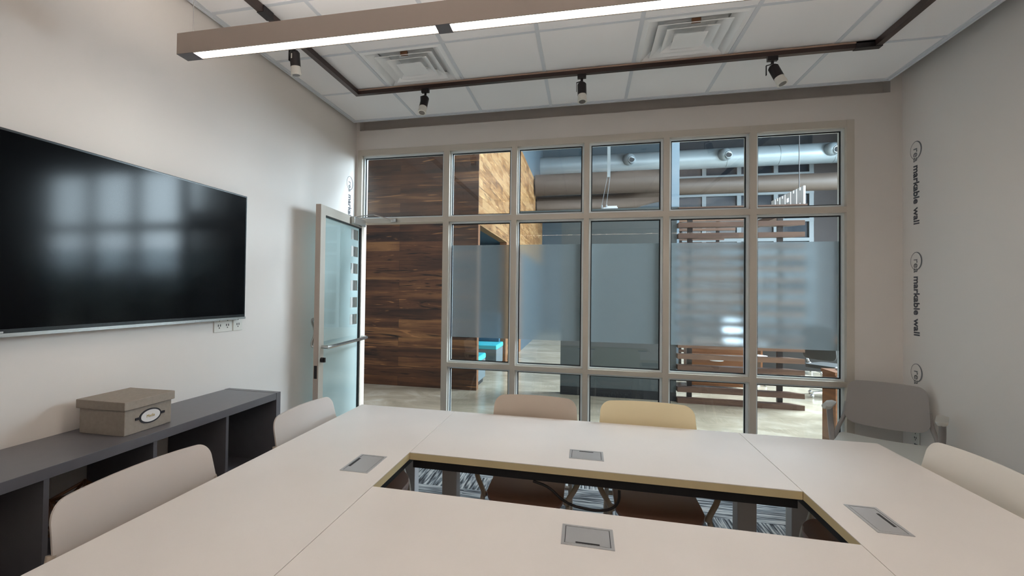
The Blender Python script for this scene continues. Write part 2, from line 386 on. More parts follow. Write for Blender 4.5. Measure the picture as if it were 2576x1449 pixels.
# suspended ceiling: tiles in a grid with an edge channel
T = 0.6096; X0, Y0, ZC = -0.012, -0.143, 3.083; NX, NY = 7, 8
b = MB()
diff_cells = ((1, 1), (4, 1))
for i in range(NX):
    for j in range(NY):
        if (i, j) in diff_cells: continue
        b.box(X0 + i * T + .012, X0 + (i + 1) * T - .012, Y0 - (j + 1) * T + .012, Y0 - j * T - .012, ZC + 0.004, ZC + 0.02, 0)
for i in range(NX + 1):
    b.box(X0 + i * T - .012, X0 + i * T + .012, Y0 - NY * T, Y0, ZC, ZC + 0.03, 1)
for j in range(NY + 1):
    b.box(X0, X0 + NX * T, Y0 - j * T - .012, Y0 - j * T + .012, ZC + .0005, ZC + 0.0305, 1)
struct(b.done('ceiling', [m_tile, m_grid]))
b = MB()                                      # edge channel
xa, xb, ya, yb = X0 - .012, X0 + NX * T + .012, Y0 - NY * T - .012, Y0 + .012
b.box(xa - .012, xa, ya, yb, ZC - .006, ZC + .06); b.box(xb, xb + .012, ya, yb, ZC - .006, ZC + .06)
b.box(xa - .012, xb + .012, yb, yb + .012, ZC - .006, ZC + .06); b.box(xa - .012, xb + .012, ya - .012, ya, ZC - .006, ZC + .06)
struct(b.done('trim_1', m_grid))
struct(MB().box(XR - .01, XR, YF, -.001, 0, 0.1).done('baseboard_right', m_base))
struct(MB().box(XL, XL + .01, YF, -.001, 0, 0.1).done('baseboard_left', m_base))

# ------------------------------------------------------------------ glazing
mull = [(-0.043, 0.0), (0.828, 0.885), (1.467, 1.515), (2.099, 2.143), (2.743, 2.79), (3.392, 3.44), (4.057, 4.109)]
DZ = 0.115
ZH, ZHT, ZT0, ZT1, ZR0, ZR1, ZS = 2.79, 2.845, 2.13, 2.176, 0.789, 0.828, 0.10
win = thing('window_1', None, None, (0, 0, 0), kind='structure')
b = MB()
for a, c in mull: b.box(a, c, -0.006, DZ, 0, ZHT)
for (a, c), (d, e) in zip(mull, mull[1:]):
    b.box(c, d, -0.005, DZ, ZH, ZHT); b.box(c, d, -0.005, DZ, ZT0, ZT1)
    if c > 0.5:
        b.box(c, d, -0.005, DZ, ZR0, ZR1); b.box(c, d, -0.005, DZ, 0, ZS)
b.done('window_frame', m_alu, win)
cells = []
for k, ((a, c), (d, e)) in enumerate(zip(mull, mull[1:])):
    rows = [(ZT1, ZH)] if k == 0 else [(ZT1, ZH), (ZR1, ZT0), (ZS, ZR0)]
    for z0, z1 in rows: cells.append((c, d, z0, z1, k))
st = MB(); gk = MB()
for x0, x1, z0, z1, k in cells:
    for q, (w, y0, y1, bb) in enumerate(((0.016, 0.028, 0.050, st), (0.006, 0.050, 0.0555, gk), (0.016, 0.070, 0.10, st))):
        e = 0 if q != 1 else 0.019
        w2 = w + e
        bb.box(x0, x0 + w2, y0, y1, z0, z1); bb.box(x1 - w2, x1, y0, y1, z0, z1)
        bb.box(x0 + w2, x1 - w2, y0, y1, z0, z0 + w2); bb.box(x0 + w2, x1 - w2, y0, y1, z1 - w2, z1)
    MB().box(x0 + .004, x1 - .004, 0.058, 0.064, z0 + .004, z1 - .004).done('glass_pane', m_glass, win)
    if k > 0 and abs(z0 - ZR1) < 1e-6:
        MB().box(x0 + .022, x1 - .022, 0.0566, 0.0576, 1.06, 1.913).done('frosted_film', m_frost, win)
st.done('glazing_stop', m_stop, win); gk.done('gasket', m_rubber, win)

# ------------------------------------------------------------------ glass door, open against the left wall
HX, HY = 0.022, -0.025
DW, DT, DH = 0.93, 0.045, 2.15
ang = math.atan2(-0.945 + 0.0, 0.080)          # leaf runs from the hinge towards the camera
door = thing('door_1', None, None, (HX, HY, 0), ang, kind='structure')
b = MB()                                        # local: x along leaf from hinge, y thickness, z up
b.box(0, 0.06, -DT / 2, DT / 2, 0.01, DH); b.box(DW - 0.085, DW, -DT / 2, DT / 2, 0.01, DH)
b.box(0.06, DW - 0.085, -DT / 2, DT / 2, DH - 0.075, DH); b.box(0.06, DW - 0.085, -DT / 2, DT / 2, 0.01, 0.22)
b.done('door_frame', m_alu, door, bevel=0.002)
MB().box(DW, DW + 0.003, -DT / 2 + .004, DT / 2 - .004, 0.01, DH).done('lock_stile_edge', m_beam, door)
MB().box(0.055, DW - 0.08, -0.003, 0.003, 0.215, DH - 0.07).done('glass_pane', m_glass, door)
gz0, gz1, gx0, gx1 = 0.22, DH - 0.075, 0.06, DW - 0.085
# film covers the whole pane except the clear lettering blocks near the hinge side
holes = [(1.95 - i * 0.157, 2.045 - i * 0.157) for i in range(6)]
hx0, hx1 = 0.09, 0.26
b = MB()
b.box(gx0, hx0, -.0042, -.0032, gz0, gz1); b.box(hx1, gx1, -.0042, -.0032, gz0, gz1)
zc = gz1
for z0, z1 in holes:
    b.box(hx0, hx1, -.0042, -.0032, z1, zc); zc = z0
b.box(hx0, hx1, -.0042, -.0032, gz0, zc)
b.done('frosted_film', m_frostd, door)
b = MB()
for xx in (gx0, gx1 - .008): b.box(xx, xx + .008, -.014, .014, gz0, gz1)
for zz in (gz0, gz1 - .008): b.box(gx0, gx1, -.014, .014, zz, zz + .008)
b.done('gasket', m_rubber, door)
ZP = 1.035                                      # push bar across the leaf, on the side facing the room
sgn = 1
b = MB()
b.tube([(DW - .05, sgn * .02, ZP - .0), (DW - .05, sgn * .075, ZP), (DW - .09, sgn * .085, ZP), (0.06, sgn * .085, ZP), (0.03, sgn * .075, ZP), (0.03, sgn * .02, ZP)], 0.014, 12)
b.done('push_bar', m_steel, door)
b = MB()
b.tube(smooth([(DW - .03, -sgn * .02, ZP), (DW - .03, -sgn * .06, ZP + .005), (DW - .12, -sgn * .062, ZP + .11), (DW - .03, -sgn * .06, ZP + .215), (DW - .03, -sgn * .02, ZP + .22)], 2), 0.011)
b.done('pull_handle', m_steel, door)
b = MB(); b.cyl((DW - .042, sgn * .022, ZP - .10), (DW - .042, sgn * .045, ZP - .10), 0.02); b.box(DW - .05, DW - .034, sgn * .045, sgn * .058, ZP - .118, ZP - .082)
b.done('thumb_turn', m_black, door)
MB().box(DW + .002, DW + .006, -.012, .012, ZP - .24, ZP - .14).box(DW + .004, DW + .0075, -.006, .006, ZP - .21, ZP - .185).done('strike_latch', m_black, door)
b = MB()
b.bar((0.12, 0.03, DH + .012), (0.0, 0.03, DH + .03), .012, .012)
c0 = Vector((0.15, .02, DH - .02)); b.box(.06, .34, sgn * .0225, sgn * .06, DH - .07, DH - .005)
b.done('door_closer', m_steel, door, bevel=.004)
# closer arm between leaf and header
b = MB(); b.bar((0.045, -0.20, 2.165), (0.16, -0.075, 2.20), 0.014, 0.008); b.bar((0.16, -0.075, 2.20), (0.345, -0.025, 2.152), 0.014, 0.008); b.box(.32, .37, -.03, -.004, 2.135, 2.165)
arm = b.done('door_closer_arm', m_steel); tag(arm, 'thin steel closer arm reaching from the glass door top to the header', 'door closer')

# ------------------------------------------------------------------ wall lettering
def lettering(wall, zc):
    if wall == 'R': x = XR - .0015; yc = -0.157; X = (0, 0, -1); Y = (0, -1, 0); nx = -1
    else: x = XL + .0015; yc = -0.122; X = (0, 0, -1); Y = (0, 1, 0); nx = 1
    root = thing('wall_lettering', None, 'lettering', (0, 0, 0))
    b = MB(); n = 40
    for i in range(n):
        t0, t1 = 2 * PI * i / n, 2 * PI * (i + 1) / n
        th = 0.004 + 0.010 * max(0, math.cos((t0 + t1) / 2 - (PI if wall == 'R' else 0))) 
        def P(t, r): return (x, yc + r * math.cos(t), zc + r * 1.02 * math.sin(t))
        vs = [b.b.verts.new(P(t0, .064)), b.b.verts.new(P(t1, .064)), b.b.verts.new(P(t1, .064 - th)), b.b.verts.new(P(t0, .064 - th))]
        b._f(vs)
    b.done('circle_mark', m_inkl, root)
    s = 0.085; base = yc + (0.026 if wall == 'R' else -0.026)
    text_obj('light_letters', 'rea', s * .95, m_inkl, (x, base, zc + 0.018), X, Y, 0.0008, sx=.98, parent=root)
    text_obj('bold_letters', 'markable', s, m_ink, (x, base, zc - 0.108), X, Y, 0.0008, sx=.89, parent=root, bold=.0018)
    text_obj('word_wall', 'wall', s, m_ink, (x, base, zc - 0.415), X, Y, 0.0008, sx=.92, parent=root, bold=.0014)
    return root
for z, lab in ((2.545, 'topmost dark lettering reading down the right wall beside the glazing'), (1.745, 'middle dark lettering on the right wall, right of the frosted glass'), (0.945, 'lowest lettering on the right wall, just above the grey armchair')):
    tag(lettering('R', z), lab, group='wall lettering')
for z, lab in ((2.50, 'lettering on the left wall above the open glass door'), (1.72, 'lettering on the left wall seen through the clear blocks of the open door')):
    tag(lettering('L', z), lab, group='wall lettering')

# ------------------------------------------------------------------ television
tv = thing('television', 'large black flat television mounted on the left wall', 'television', (XL + .001, -2.5, 1.68))
ty0, ty1, tz0, tz1 = -3.40 + 2.5, -1.635 + 2.5, 1.295 - 1.68, 2.08 - 1.68
b = MB(); b.box(0.02, 0.056, ty0, ty1, tz0, tz1); b.box(0.0, 0.02, ty0 + .5, ty1 - .5, tz0 + .2, tz1 - .2)
b.done('housing', m_bezel, tv, bevel=.003)
MB().box(0.0562, 0.0575, ty0 + .012, ty1 - .012, tz0 + .026, tz1 - .010).done('screen', m_screen, tv)
MB().box(0.020, 0.0600, ty0, ty1, tz0 - .004, tz0 + .010).done('bottom_trim', m_steel, tv)
MB().box(0.057, 0.0588, -.52, -.48, tz0 + .0115, tz0 + .018).done('maker_badge', m_steel, tv)

def outlet(name, label, loc, rz, w, h, socks):
    r = thing(name, label, 'outlet', loc, rz)          # local +x is away from wall
    MB().box(0, .006, -w / 2, w / 2, -h / 2, h / 2).done('cover_plate', m_white, r, bevel=.002)
    for yy in socks:
        for zz in (-.022, .022):
            b = MB()
            b.box(.006, .0068, yy - .012, yy - .006, zz - .004, zz + .010); b.box(.006, .0068, yy + .006, yy + .012, zz - .004, zz + .010)
            b.cyl((.006, yy, zz - .012), (.0068, yy, zz - .012), .004, n=10)
            b.done('socket', m_black, r)
    return r
outlet('wall_outlet', 'wide two-gang white outlet plate below the television', (XL, -1.765, 1.275), 0, .155, .12, (-.035, .035))
outlet('wall_outlet', 'narrow single white outlet plate under the television corner', (XL, -1.635, 1.275), 0, .085, .12, (0,))
outlet('wall_outlet', 'low white outlet plate on the right wall behind the armchair', (XR, -.15, .50), PI, .085, .12, (0,))

# ------------------------------------------------------------------ pendant lamp
PA = -0.0365
ang_b = math.atan2(0.048, 1.99)
pend = thing('linear_pendant_lamp', 'long grey linear pendant lamp with glowing white underside', 'pendant lamp', (0.301, -2.492, 2.55), ang_b)
LB, HW, HH = 3.66, 0.034, 0.095
b = MB()
b.box(0, LB, -HW, -HW + .006, 0, HH); b.box(0, LB, HW - .006, HW, 0, HH)
b.box(0, .085, -HW + .006, HW - .006, 0, HH); b.box(LB - .085, LB, -HW + .006, HW - .006, 0, HH)
b.box(.085, LB - .085, -HW + .006, HW - .006, .04, .05)
b.done('housing', m_beam, pend)
MB().box(0.0, .086, -HW, HW, -.0015, 0).done('end_cap', m_beamend, pend)
segs = []
xk = .087
while xk < LB - .2:
    x1 = min(xk + 1.135, LB - .087); segs.append((xk, x1)); xk = x1 + .06
for i, (a, c) in enumerate(segs):
    MB().box(a, c, -HW + .007, HW - .007, .006, .012).done('diffuser', m_lens, pend)
    if i < len(segs) - 1: MB().box(c, c + .06, -HW + .0005, HW - .0005, -.002, .02).done('joint_cover', m_beamend, pend)
MB().box(.09, LB - .09, -HW + .007, HW - .007, HH - .012, HH - .006).done('added_uplight', m_upfill, pend)  # assumed top lens, added to brighten the ceiling
for xx in (.055, 1.25, 2.45, 3.60):
    MB().cyl((xx, 0, HH - .01), (xx, 0, 3.083 - 2.55), .0016, n=6).done('suspension_cable', m_steel, pend)

fill_pend = copy_tree(pend); fill_pend.location = (0.66, -4.78, 2.55)  # added unseen copy, brightens the ceiling and right wall
tag(fill_pend, 'added grey linear pendant lamp, unseen behind the viewpoint, brightening the room')

# ------------------------------------------------------------------ track and spot lamps
tr = thing('lighting_track', 'dark bronze rectangular track loop under the ceiling tiles', 'lighting track', (0, 0, 0))
tx0, tx1, tya, tyb, tz = 0.33, 3.87, -3.9, -0.785, 3.045
b = MB(); tw = .018; TH = 3.082
for (a, c) in (((tx0, tyb), (tx1, tyb)), ((tx0, tya), (tx1, tya))): b.box(a[0] - tw, c[0] + tw, a[1] - tw, a[1] + tw, tz, TH)
for xx in (tx0, tx1): b.box(xx - tw, xx + tw, tya + tw, tyb - tw, tz, TH)
b.done('track_rail', m_track, tr)
b = MB()
b.box(tx0 + tw, tx1 - tw, tyb - tw - .004, tyb - tw, TH - .010, TH)
b.done('lit_rail_face', mat('lit_rail_tan', (176, 150, 134), .4, metal=.3), tr)  # tan strip painted for pendant light on the rail's near face
MB().box(tx1 - .12, tx1 + .022, tyb - .022, tyb + .022, tz - .003, TH).done('rail_connector', m_black, tr)
MB().box(tx0 - .022, tx0 + .022, -1.99, -1.90, tz - .003, TH).done('rail_connector', m_black, tr)
def spot(x, y, aim, lab):
    r = thing('track_spot_lamp', lab, 'spot lamp', (x, y, tz), 0, 'spot lamps on the ceiling track')
    MB().box(-.03, .03, -.013, .013, -.028, 0).cyl((0, 0, -.028), (0, 0, -.05), .009).done('track_adapter', m_black, r)
    a = Vector(aim).normalized(); p0 = Vector((0, 0, -.062)); 
    side = a.cross(Vector((0, 1, 0))).normalized()
    if side.length < .1: side = Vector((1, 0, 0))
    sd = Vector((-1, 0, 0))
    b = MB(); b.bar(Vector((0, 0, -.048)), Vector((-.036, 0, -.056)), .012, .004); b.bar(Vector((-.036, 0, -.054)), Vector((-.036, 0, -.12)), .004, .014); b.done('yoke', m_black, r)
    e = p0 + a * .095
    MB().cyl(p0, p0 + a * .012, .022, .031).cyl(p0 + a * .012, e, .031).done('lamp_body', m_black, r)
    MB().cyl(e - a * .004, e + a * .052, .029, .033).done('lamp_collar', m_white, r)
    MB().cyl(e + a * .0515, e + a * .0535, .023).done('lens', m_lensg, r)
    MB().box(-.003, .003, -.031, -.029, -.12, -.09).done('warning_sticker', m_white, r)
    return r
spot(.905, tyb, (-.06, -.30, -.85), 'spot lamp on the back track, above the open glass door side')
spot(2.08, tyb, (0.03, -.18, -.9), 'spot lamp in the middle of the back track')
spot(3.29, tyb, (.30, -.22, -.85), 'rightmost spot lamp on the back track, tilted to the right')
spot(.33, -1.655, (.02, .12, -.9), 'spot lamp on the left track rail, below the pendant lamp')

# ------------------------------------------------------------------ ceiling diffusers
def diffuser(i, j, lab):
    cx, cy = X0 + (i + .5) * T, Y0 - (j + .5) * T
    r = thing('ceiling_diffuser', lab, 'air diffuser', (cx, cy, ZC), 0, 'square air diffusers in the ceiling grid')
    def ring(name, ro, ri, zo, zi, mm, t=.004):
        b = MB(); P = []
        for k in range(4):
            pass
        O = [(-ro, -ro), (ro, -ro), (ro, ro), (-ro, ro)]; I = [(-ri, -ri), (ri, -ri), (ri, ri), (-ri, ri)]
        for k in range(4):
            n = (k + 1) % 4
            b.hexa([(O[k][0], O[k][1], zo), (O[n][0], O[n][1], zo), (I[n][0], I[n][1], zi), (I[k][0], I[k][1], zi),
                    (O[k][0], O[k][1], zo + t), (O[n][0], O[n][1], zo + t), (I[n][0], I[n][1], zi + t), (I[k][0], I[k][1], zi + t)])
        return b.done(name, mm, r)
    H = T / 2 - .013
    ring('outer_flange', H, .262, .004, .000, m_dif)
    ring('blade_ring', .262, .200, .000, .044, m_dif)
    ring('blade_ring', .206, .140, .000, .042, m_dif)
    ring('blade_ring', .148, .088, .000, .038, m_dif)
    b = MB()
    q = .094
    b.hexa([(-q, -q, -.004), (q, -q, -.004), (q, q, -.004), (-q, q, -.004), (-.045, -.045, .016), (.045, -.045, .016), (.045, .045, .016), (-.045, .045, .016)])
    b.done('centre_plate', m_dif, r)
    MB().box(-H, H, -H, H, .056, .061).done('duct_throat', m_dif, r)
    MB().box(-.02, .03, -.205, -.185, .004, .028).done('damper_lever', m_brown, r)
    return r
diffuser(1, 1, 'square white air diffuser left, above the glass door')
diffuser(4, 1, 'square white air diffuser right, near the top of the picture')

# ------------------------------------------------------------------ conference tables
ZTB = 0.737
def rbox(name, x0, x1, y0, y1, z0, z1, m, parent, bevel=.002): return MB().box(x0, x1, y0, y1, z0, z1).done(name, m, parent, bevel=bevel)
def table(label, x0, x1, y0, y1, legs, rails, pm):
    cx, cy = (x0 + x1) / 2, (y0 + y1) / 2
    r = thing('conference_table', label, 'table', (cx, cy, 0), 0, 'tables of the conference square')
    g = .0012
    b = MB(); b.box(x0 - cx + g, x1 - cx - g, y0 - cy + g, y1 - cy - g, ZTB - .003, ZTB, 0); b.box(x0 - cx + g, x1 - cx - g, y0 - cy + g, y1 - cy - g, ZTB - .033, ZTB - .003, 1)
    b.done('tabletop', [m_top, m_edge], r)
    for (lx, ly, along) in legs:
        b = MB(); b.box(lx - cx - .04, lx - cx + .04, ly - cy - .04, ly - cy + .04, .03, ZTB - .034)
        f = .28
        if along == 'y': b.box(lx - cx - .03, lx - cx + .03, ly - cy - f, ly - cy + f, 0, .032)
        else: b.box(lx - cx - f, lx - cx + f, ly - cy - .03, ly - cy + .03, 0, .032)
        b.done('leg', m_leg, r, bevel=.004)
    for (a, c, d, e) in rails: rbox('under_rail', a - cx, c - cx, d - cy, e - cy, ZTB - .075, ZTB - .034, m_railb, r, .001)
    px, py, w, h, sl = pm
    p = MB(); 
    W2, H2, fr = w / 2, h / 2, .010
    p.box(-W2, W2, -H2, -H2 + fr, 0, .0022); p.box(-W2, W2, H2 - fr, H2, 0, .0022); p.box(-W2, -W2 + fr, -H2 + fr, H2 - fr, 0, .0022); p.box(W2 - fr, W2, -H2 + fr, H2 - fr, 0, .0022)
    pmo = p.done('power_module', m_plate, r); pmo.location = (px - cx, py - cy, ZTB)
    MB().box(-W2 + fr, W2 - fr, -H2 + fr, H2 - fr, 0, .0004).done('gap', m_railb, pmo)
    q = MB().box(-W2 + fr + .002, W2 - fr - .002, -H2 + fr + .002, H2 - fr - .002, 0.0002, .0018); q.done('lid', m_plate, pmo)
    a, c, d, e = sl
    MB().box(a, c, d, e, .0017, .0024).done('finger_slot', m_black, pmo)
    return r
TX0, TX1, TX2, TX3 = 0.704, 1.333, 2.931, 3.57
TYA, TYB, TYC, TYD = -1.39, -2.194, -2.60, -3.405
table('back pale table along the window wall, between the two side tables', TX1, TX2, TYB, TYA, [(1.425, -1.79, 'y'), (2.845, -1.79, 'y')],
      [(TX1 + .01, TX2 - .01, TYB + .02, TYB + .06), (TX1 + .01, TX2 - .01, TYA - .06, TYA - .02)], (2.127, -2.003, .152, .128, (-.032, .032, .040, .047)))
table('left pale table of the square, nearest the television wall', TX0, TX1, TYD, TYA, [(1.075, -1.46, 'x'), (1.075, -3.2, 'x')],
      [(TX1 - .06, TX1 - .02, TYD + .1, TYA - .05), (TX0 + .02, TX0 + .06, TYD + .1, TYA - .05)], (1.196, -2.385, .125, .205, (-.050, -.040, -.05, .05)))
table('right pale table of the square, nearest the lettered right wall', TX2, TX3, TYD, TYA, [(3.185, -1.46, 'x'), (3.185, -3.2, 'x')],
      [(TX2 + .02, TX2 + .06, TYD + .1, TYA - .05), (TX3 - .06, TX3 - .02, TYD + .1, TYA - .05)], (3.073, -2.393, .10, .212, (.022, .031, -.05, .05)))
table('front pale table filling the bottom of the picture, nearest the viewer', TX1, TX2, TYD, TYC, [(1.425, -3.0, 'y'), (2.845, -3.0, 'y')],
      [(TX1 + .01, TX2 - .01, TYC - .06, TYC - .02), (TX1 + .01, TX2 - .01, TYD + .02, TYD + .06)], (2.128, -2.777, .155, .128, (-.035, .035, -.049, -.041)))
b = MB()
pts = [(1.90, -2.165, .655), (1.97, -2.17, .64), (2.03, -2.17, .585), (2.09, -2.17, .565), (2.18, -2.17, .56), (2.235, -2.17, .575), (2.262, -2.17, .61), (2.262, -2.165, .655)]
b.tube(smooth(pts, 2), .006, 8)
tag(b.done('power_cable', m_black), 'black cable looping down under the inner edge of the back table', 'cable')

# ------------------------------------------------------------------ chairs
def halfw(v, h, W, rt_, rb_):
    """half width of a rounded panel at height v (0..h) with top / bottom corner radii"""
    w = W
    if v > h - rt_: d = v - (h - rt_); w = W - rt_ + math.sqrt(max(0, rt_ * rt_ - d * d))
    if v < rb_: d = rb_ - v; w = min(w, W - rb_ + math.sqrt(max(0, rb_ * rb_ - d * d)))
    return w
def panel_rows(h, rt_, rb_, n=10):
    a = [rb_ * (1 - math.cos(PI / 2 * i / n)) for i in range(n + 1)]
    c = [h - rt_ + rt_ * math.sin(PI / 2 * i / n) for i in range(n + 1)]
    mid = [rb_ + (h - rt_ - rb_) * i / 6 for i in range(1, 6)]
    return a + mid + c
def chair(label, x, y, rz, shell, seatm, framem, wide=1.0, arms=False, topz=.845, bulge=.012, group='stacking chairs around the tables'):
    r = thing('armchair' if arms else 'side_chair', label, 'chair', (x, y, 0), rz, None if arms else group)
    Wd = .232 * wide; z0 = .575; h = topz - z0
    K = 18
    def backpt(u, v, w):
        X = u * w; yy = .262 + .10 * (v / h) * .55 - 0.55 * X * X / wide / wide
        crown = bulge * (1 - (X / Wd) ** 2) * max(0, (v / h - .3))
        dip = 0.022 * (1 - (X / Wd) ** 2) * max(0, 1 - v / h * 2.2)
        return (X, yy, z0 + v + crown - dip)
    rows = panel_rows(h, .055, .06)
    P = [[backpt(-1 + 2 * c / K, v, halfw(v, h, Wd - .018 * (v / h), .055, .06)) for c in range(K + 1)] for v in rows]
    nr = len(rows)
    MB().grid(P, lambda p, i, c: p + Vector((0, .011 if 0 < i < nr - 1 and 0 < c < K else .007, -.001))).done('backrest', shell, r, sharp=60)
    # seat
    Ws, ys0, ys1, zs = (.245 if arms else .172) * wide, (-.30 if arms else -.265), .19, (.482 if arms else .455)
    L = ys1 - ys0
    rows = panel_rows(L, .06, .075)
    def seatpt(u, v, w):
        yy = ys0 + v; X = u * w
        return (X, yy, zs - .030 * max(0, 1 - v / .12) ** 2 + .012 * (X / Ws) ** 2 + .012 * max(0, (v - .3) / .15) - .008)
    P = [[seatpt(-1 + 2 * c / K, v, halfw(v, L, Ws, .06, .075)) for c in range(K + 1)] for v in rows]
    n2 = len(rows)
    MB().grid(P, lambda p, i, c: p + Vector((0, 0, -.045 if 0 < i < n2 - 1 and 0 < c < K else -.018))).done('seat', seatm, r, sharp=70)
    # frame: rear uprights sweep down from the backrest to the seat side, then four legs
    for s in (-1, 1):
        xs = s * (Ws + .022)
        if arms: pts = smooth([(s * (Wd - .012), .272, z0 + .13), (s * (Wd + .004), .268, z0 + .02), (xs, .235, .52), (xs, .10, .43), (xs, -.12, .425), (xs, -.20, .43)], 2)
        else: pts = smooth([(s * (Wd - .012), .272, z0 + .13), (s * (Wd + .008), .262, z0 + .05), (s * (Wd + .012), .16, .60), (s * (Wd + .012), -.05, .565), (s * (Wd + .006), -.15, .52), (xs, -.195, .45), (xs - s * .012, -.21, .425)], 2)
        MB().tube(pts, .0135, 10).done('side_frame', framem, r)
        MB().tube(smooth([(xs, -.19, .43), (xs, -.222, .41), (xs * 1.01, -.235, .33), (xs * 1.04, -.255, .008)], 2), .0125, 10).done('leg', framem, r)
        MB().tube(smooth([(xs, .12, .43), (xs, .155, .40), (xs * 1.01, .19, .30), (xs * 1.04, .25, .008)], 2), .0125, 10).done('leg', framem, r)
        if arms:
            xa_ = s * (.225 * wide + .052)
            b = MB(); b.tube(smooth([(xs, .06, .43), (xa_, .075, .47), (xa_ + s * .012, .09, .58), (xa_ + s * .012, .05, .70)], 2), .019, 10, sx=.7).done('arm_post', framem, r)
            rows_ = panel_rows(.225, .03, .03, 6)
            P = [[((xa_ + s * .012) + (-1 + 2 * c / 8) * halfw(v, .225, .03, .03, .03), -.07 + v, .715 + .008 * (v / .225) - .004 * (-1 + 2 * c / 8) ** 2) for c in range(9)] for v in rows_]
            nn = len(rows_)
            MB().grid(P, lambda p, i, c: p + Vector((0, 0, -.022 if 0 < i < nn - 1 and 0 < c < 8 else -.010))).done('arm_pad', m_armg, r, sharp=70)
    MB().bar((-Ws - .02, .05, .412), (Ws + .02, .05, .412), .03, .012).bar((-Ws - .02, -.12, .412), (Ws + .02, -.12, .412), .03, .012).done('seat_bracket', framem, r)
    return r
chair('taupe side chair at the back table, left of the pair', 1.825, -1.63, 0, m_shell_dim, m_seatb, m_shell_dim, 1.13)
chair('light-brightened taupe side chair at the back table, right of the pair', 2.465, -1.63, 0, m_shell_lit, m_seatb, m_shell_dim, 1.17, topz=.85)
chair('pale taupe side chair by the left table, nearer the glass door', .905, -1.915, PI / 2, m_shell, m_seatb, m_shell_dim, 1.32, topz=.835)
chair('pale taupe side chair by the left table, nearer the viewer', .89, -2.925, PI / 2, m_shell, m_seatb, m_shell_dim, 1.42, topz=.845)
chair('light-brightened taupe side chair at the right table against the lettered wall', 3.345, -1.97, -PI / 2, m_shell_bright, m_seatb, m_shell_bright, 1.4, topz=.84)
chair('shade-darkened grey armchair in the far right corner by the window', 4.045, -.475, -math.radians(32), m_shell_shade, m_seatg, m_shell_shade, 1.0, arms=True, topz=.865)

# ------------------------------------------------------------------ low shelf, box and wire ornament
sh = thing('low_shelf', 'long low charcoal cube shelf along the left wall', 'shelf', (XL, 0, 0))
sx0, sx1, sye, szt = .004, .372, -1.70, .855
pitch = .442; nb = 5; pt = .04; it = .018
sye0 = sye - pitch * nb - pt * .5
MB().box(sx0, sx1, sye0, sye - pt, szt - pt, szt).done('top_panel', m_cab, sh, bevel=.0015)
MB().box(sx0, sx1, sye0 - pt, sye, 0, pt).done('bottom_panel', m_cab, sh)
MB().box(sx0, sx1 + .002, sye - pt, sye, pt, szt + .001).done('side_panel', m_cab, sh)
MB().box(sx0, sx1 + .002, sye0 - pt, sye0, pt, szt + .001).done('side_panel', m_cab, sh)
MB().box(sx0 + .002, sx1 - .003, sye0, sye - pt, .425, .425 + it).done('middle_shelf', m_cab, sh)
for k in range(1, nb):
    yy = sye - pitch * k
    MB().box(sx0 + .001, sx1 - .002, yy - .019, yy, pt, szt - pt).done('divider', m_cab, sh)

bx = thing('storage_box', 'taupe linen storage box with oval label, on the low shelf', 'storage box', (.118, -2.566, szt), math.radians(1.5))
q = .118; qy = .123
MB().box(-q, q, -qy, qy, 0, .13).done('box_body', m_box, bx, bevel=.003)
MB().box(-q - .010, q + .010, -qy - .010, qy + .010, .108, .146).done('lid', m_box, bx, bevel=.003)
lab = MB(); 
def oval(b, x, ry, rz_, cy, cz, t, n=36, mi=0):
    A = [b.b.verts.new((x, cy + ry * math.cos(2 * PI * i / n), cz + rz_ * math.sin(2 * PI * i / n))) for i in range(n)]
    B = [b.b.verts.new((x + t, cy + ry * math.cos(2 * PI * i / n), cz + rz_ * math.sin(2 * PI * i / n))) for i in range(n)]
    for i in range(n): b._f((A[i], A[(i + 1) % n], B[(i + 1) % n], B[i]), mi)
    b._f(A[::-1], mi); b._f(B, mi)
oval(lab, q, .058, .032, .005, .060, .003); lab.bar((q + .002, -.072, .060), (q + .002, .082, .060), .004, .010)
lo = lab.done('label_holder', m_boxm, bx)
c2 = MB(); oval(c2, q + .003, .050, .026, .005, .060, .0012); c2.done('label_card', m_paper, lo)
text_obj('label_writing', 'Media', .018, m_gold, (q + .0046, -.018, .055), (0, 1, 0), (0, 0, 1), .0003, parent=lo)

orb = thing('wire_ornament', 'brown geometric wire ornament inside the low shelf', 'ornament', (.12, -2.765, .443))
b = MB(); R0 = .125
ico = bmesh.new(); bmesh.ops.create_icosphere(ico, subdivisions=1, radius=R0)
ico.transform(Matrix.Translation((0, 0, R0 * .93)) @ Matrix.Rotation(.5, 4, 'Y') @ Matrix.Rotation(.3, 4, 'X'))
for e in ico.edges:
    b.cyl(e.verts[0].co, e.verts[1].co, .006, n=6)
for v in ico.verts: b.sphere(v.co, .008, seg=8)
ico.free(); b.done('wire_cage', m_brown, orb)

# ------------------------------------------------------------------ hall outside
HC = 7.0
struct(MB().box(-6, 13, 0.12, 14.6, -.08, 0.0).done('floor', m_conc))
b = MB()                                        # ceiling with the skylight opening
b.box(-6, 13, 0.12, 3.2, HC, HC + .1); b.box(-6, 13, 6.0, 14.6, HC, HC + .1); b.box(-6, 5.2, 3.2, 6.0, HC, HC + .1); b.box(9.8, 13, 3.2, 6, HC, HC + .1)
struct(b.done('ceiling', m_hallceil))
b = MB(); b.box(13, 13.12, 0.12, 1.0, 0, HC); b.box(13, 13.12, 11.2, 14.6, 0, HC); b.box(13, 13.12, 1, 11.2, 0, 1.9); b.box(13, 13.12, 1, 11.2, 6.7, HC)
struct(b.done('wall_right', m_wall))
WX, WY = .55, 2.80
b = MB(); b.box(-6, WX, WY, WY + .02, 0, HC)
struct(b.done('wall_wood_front', m_wood))
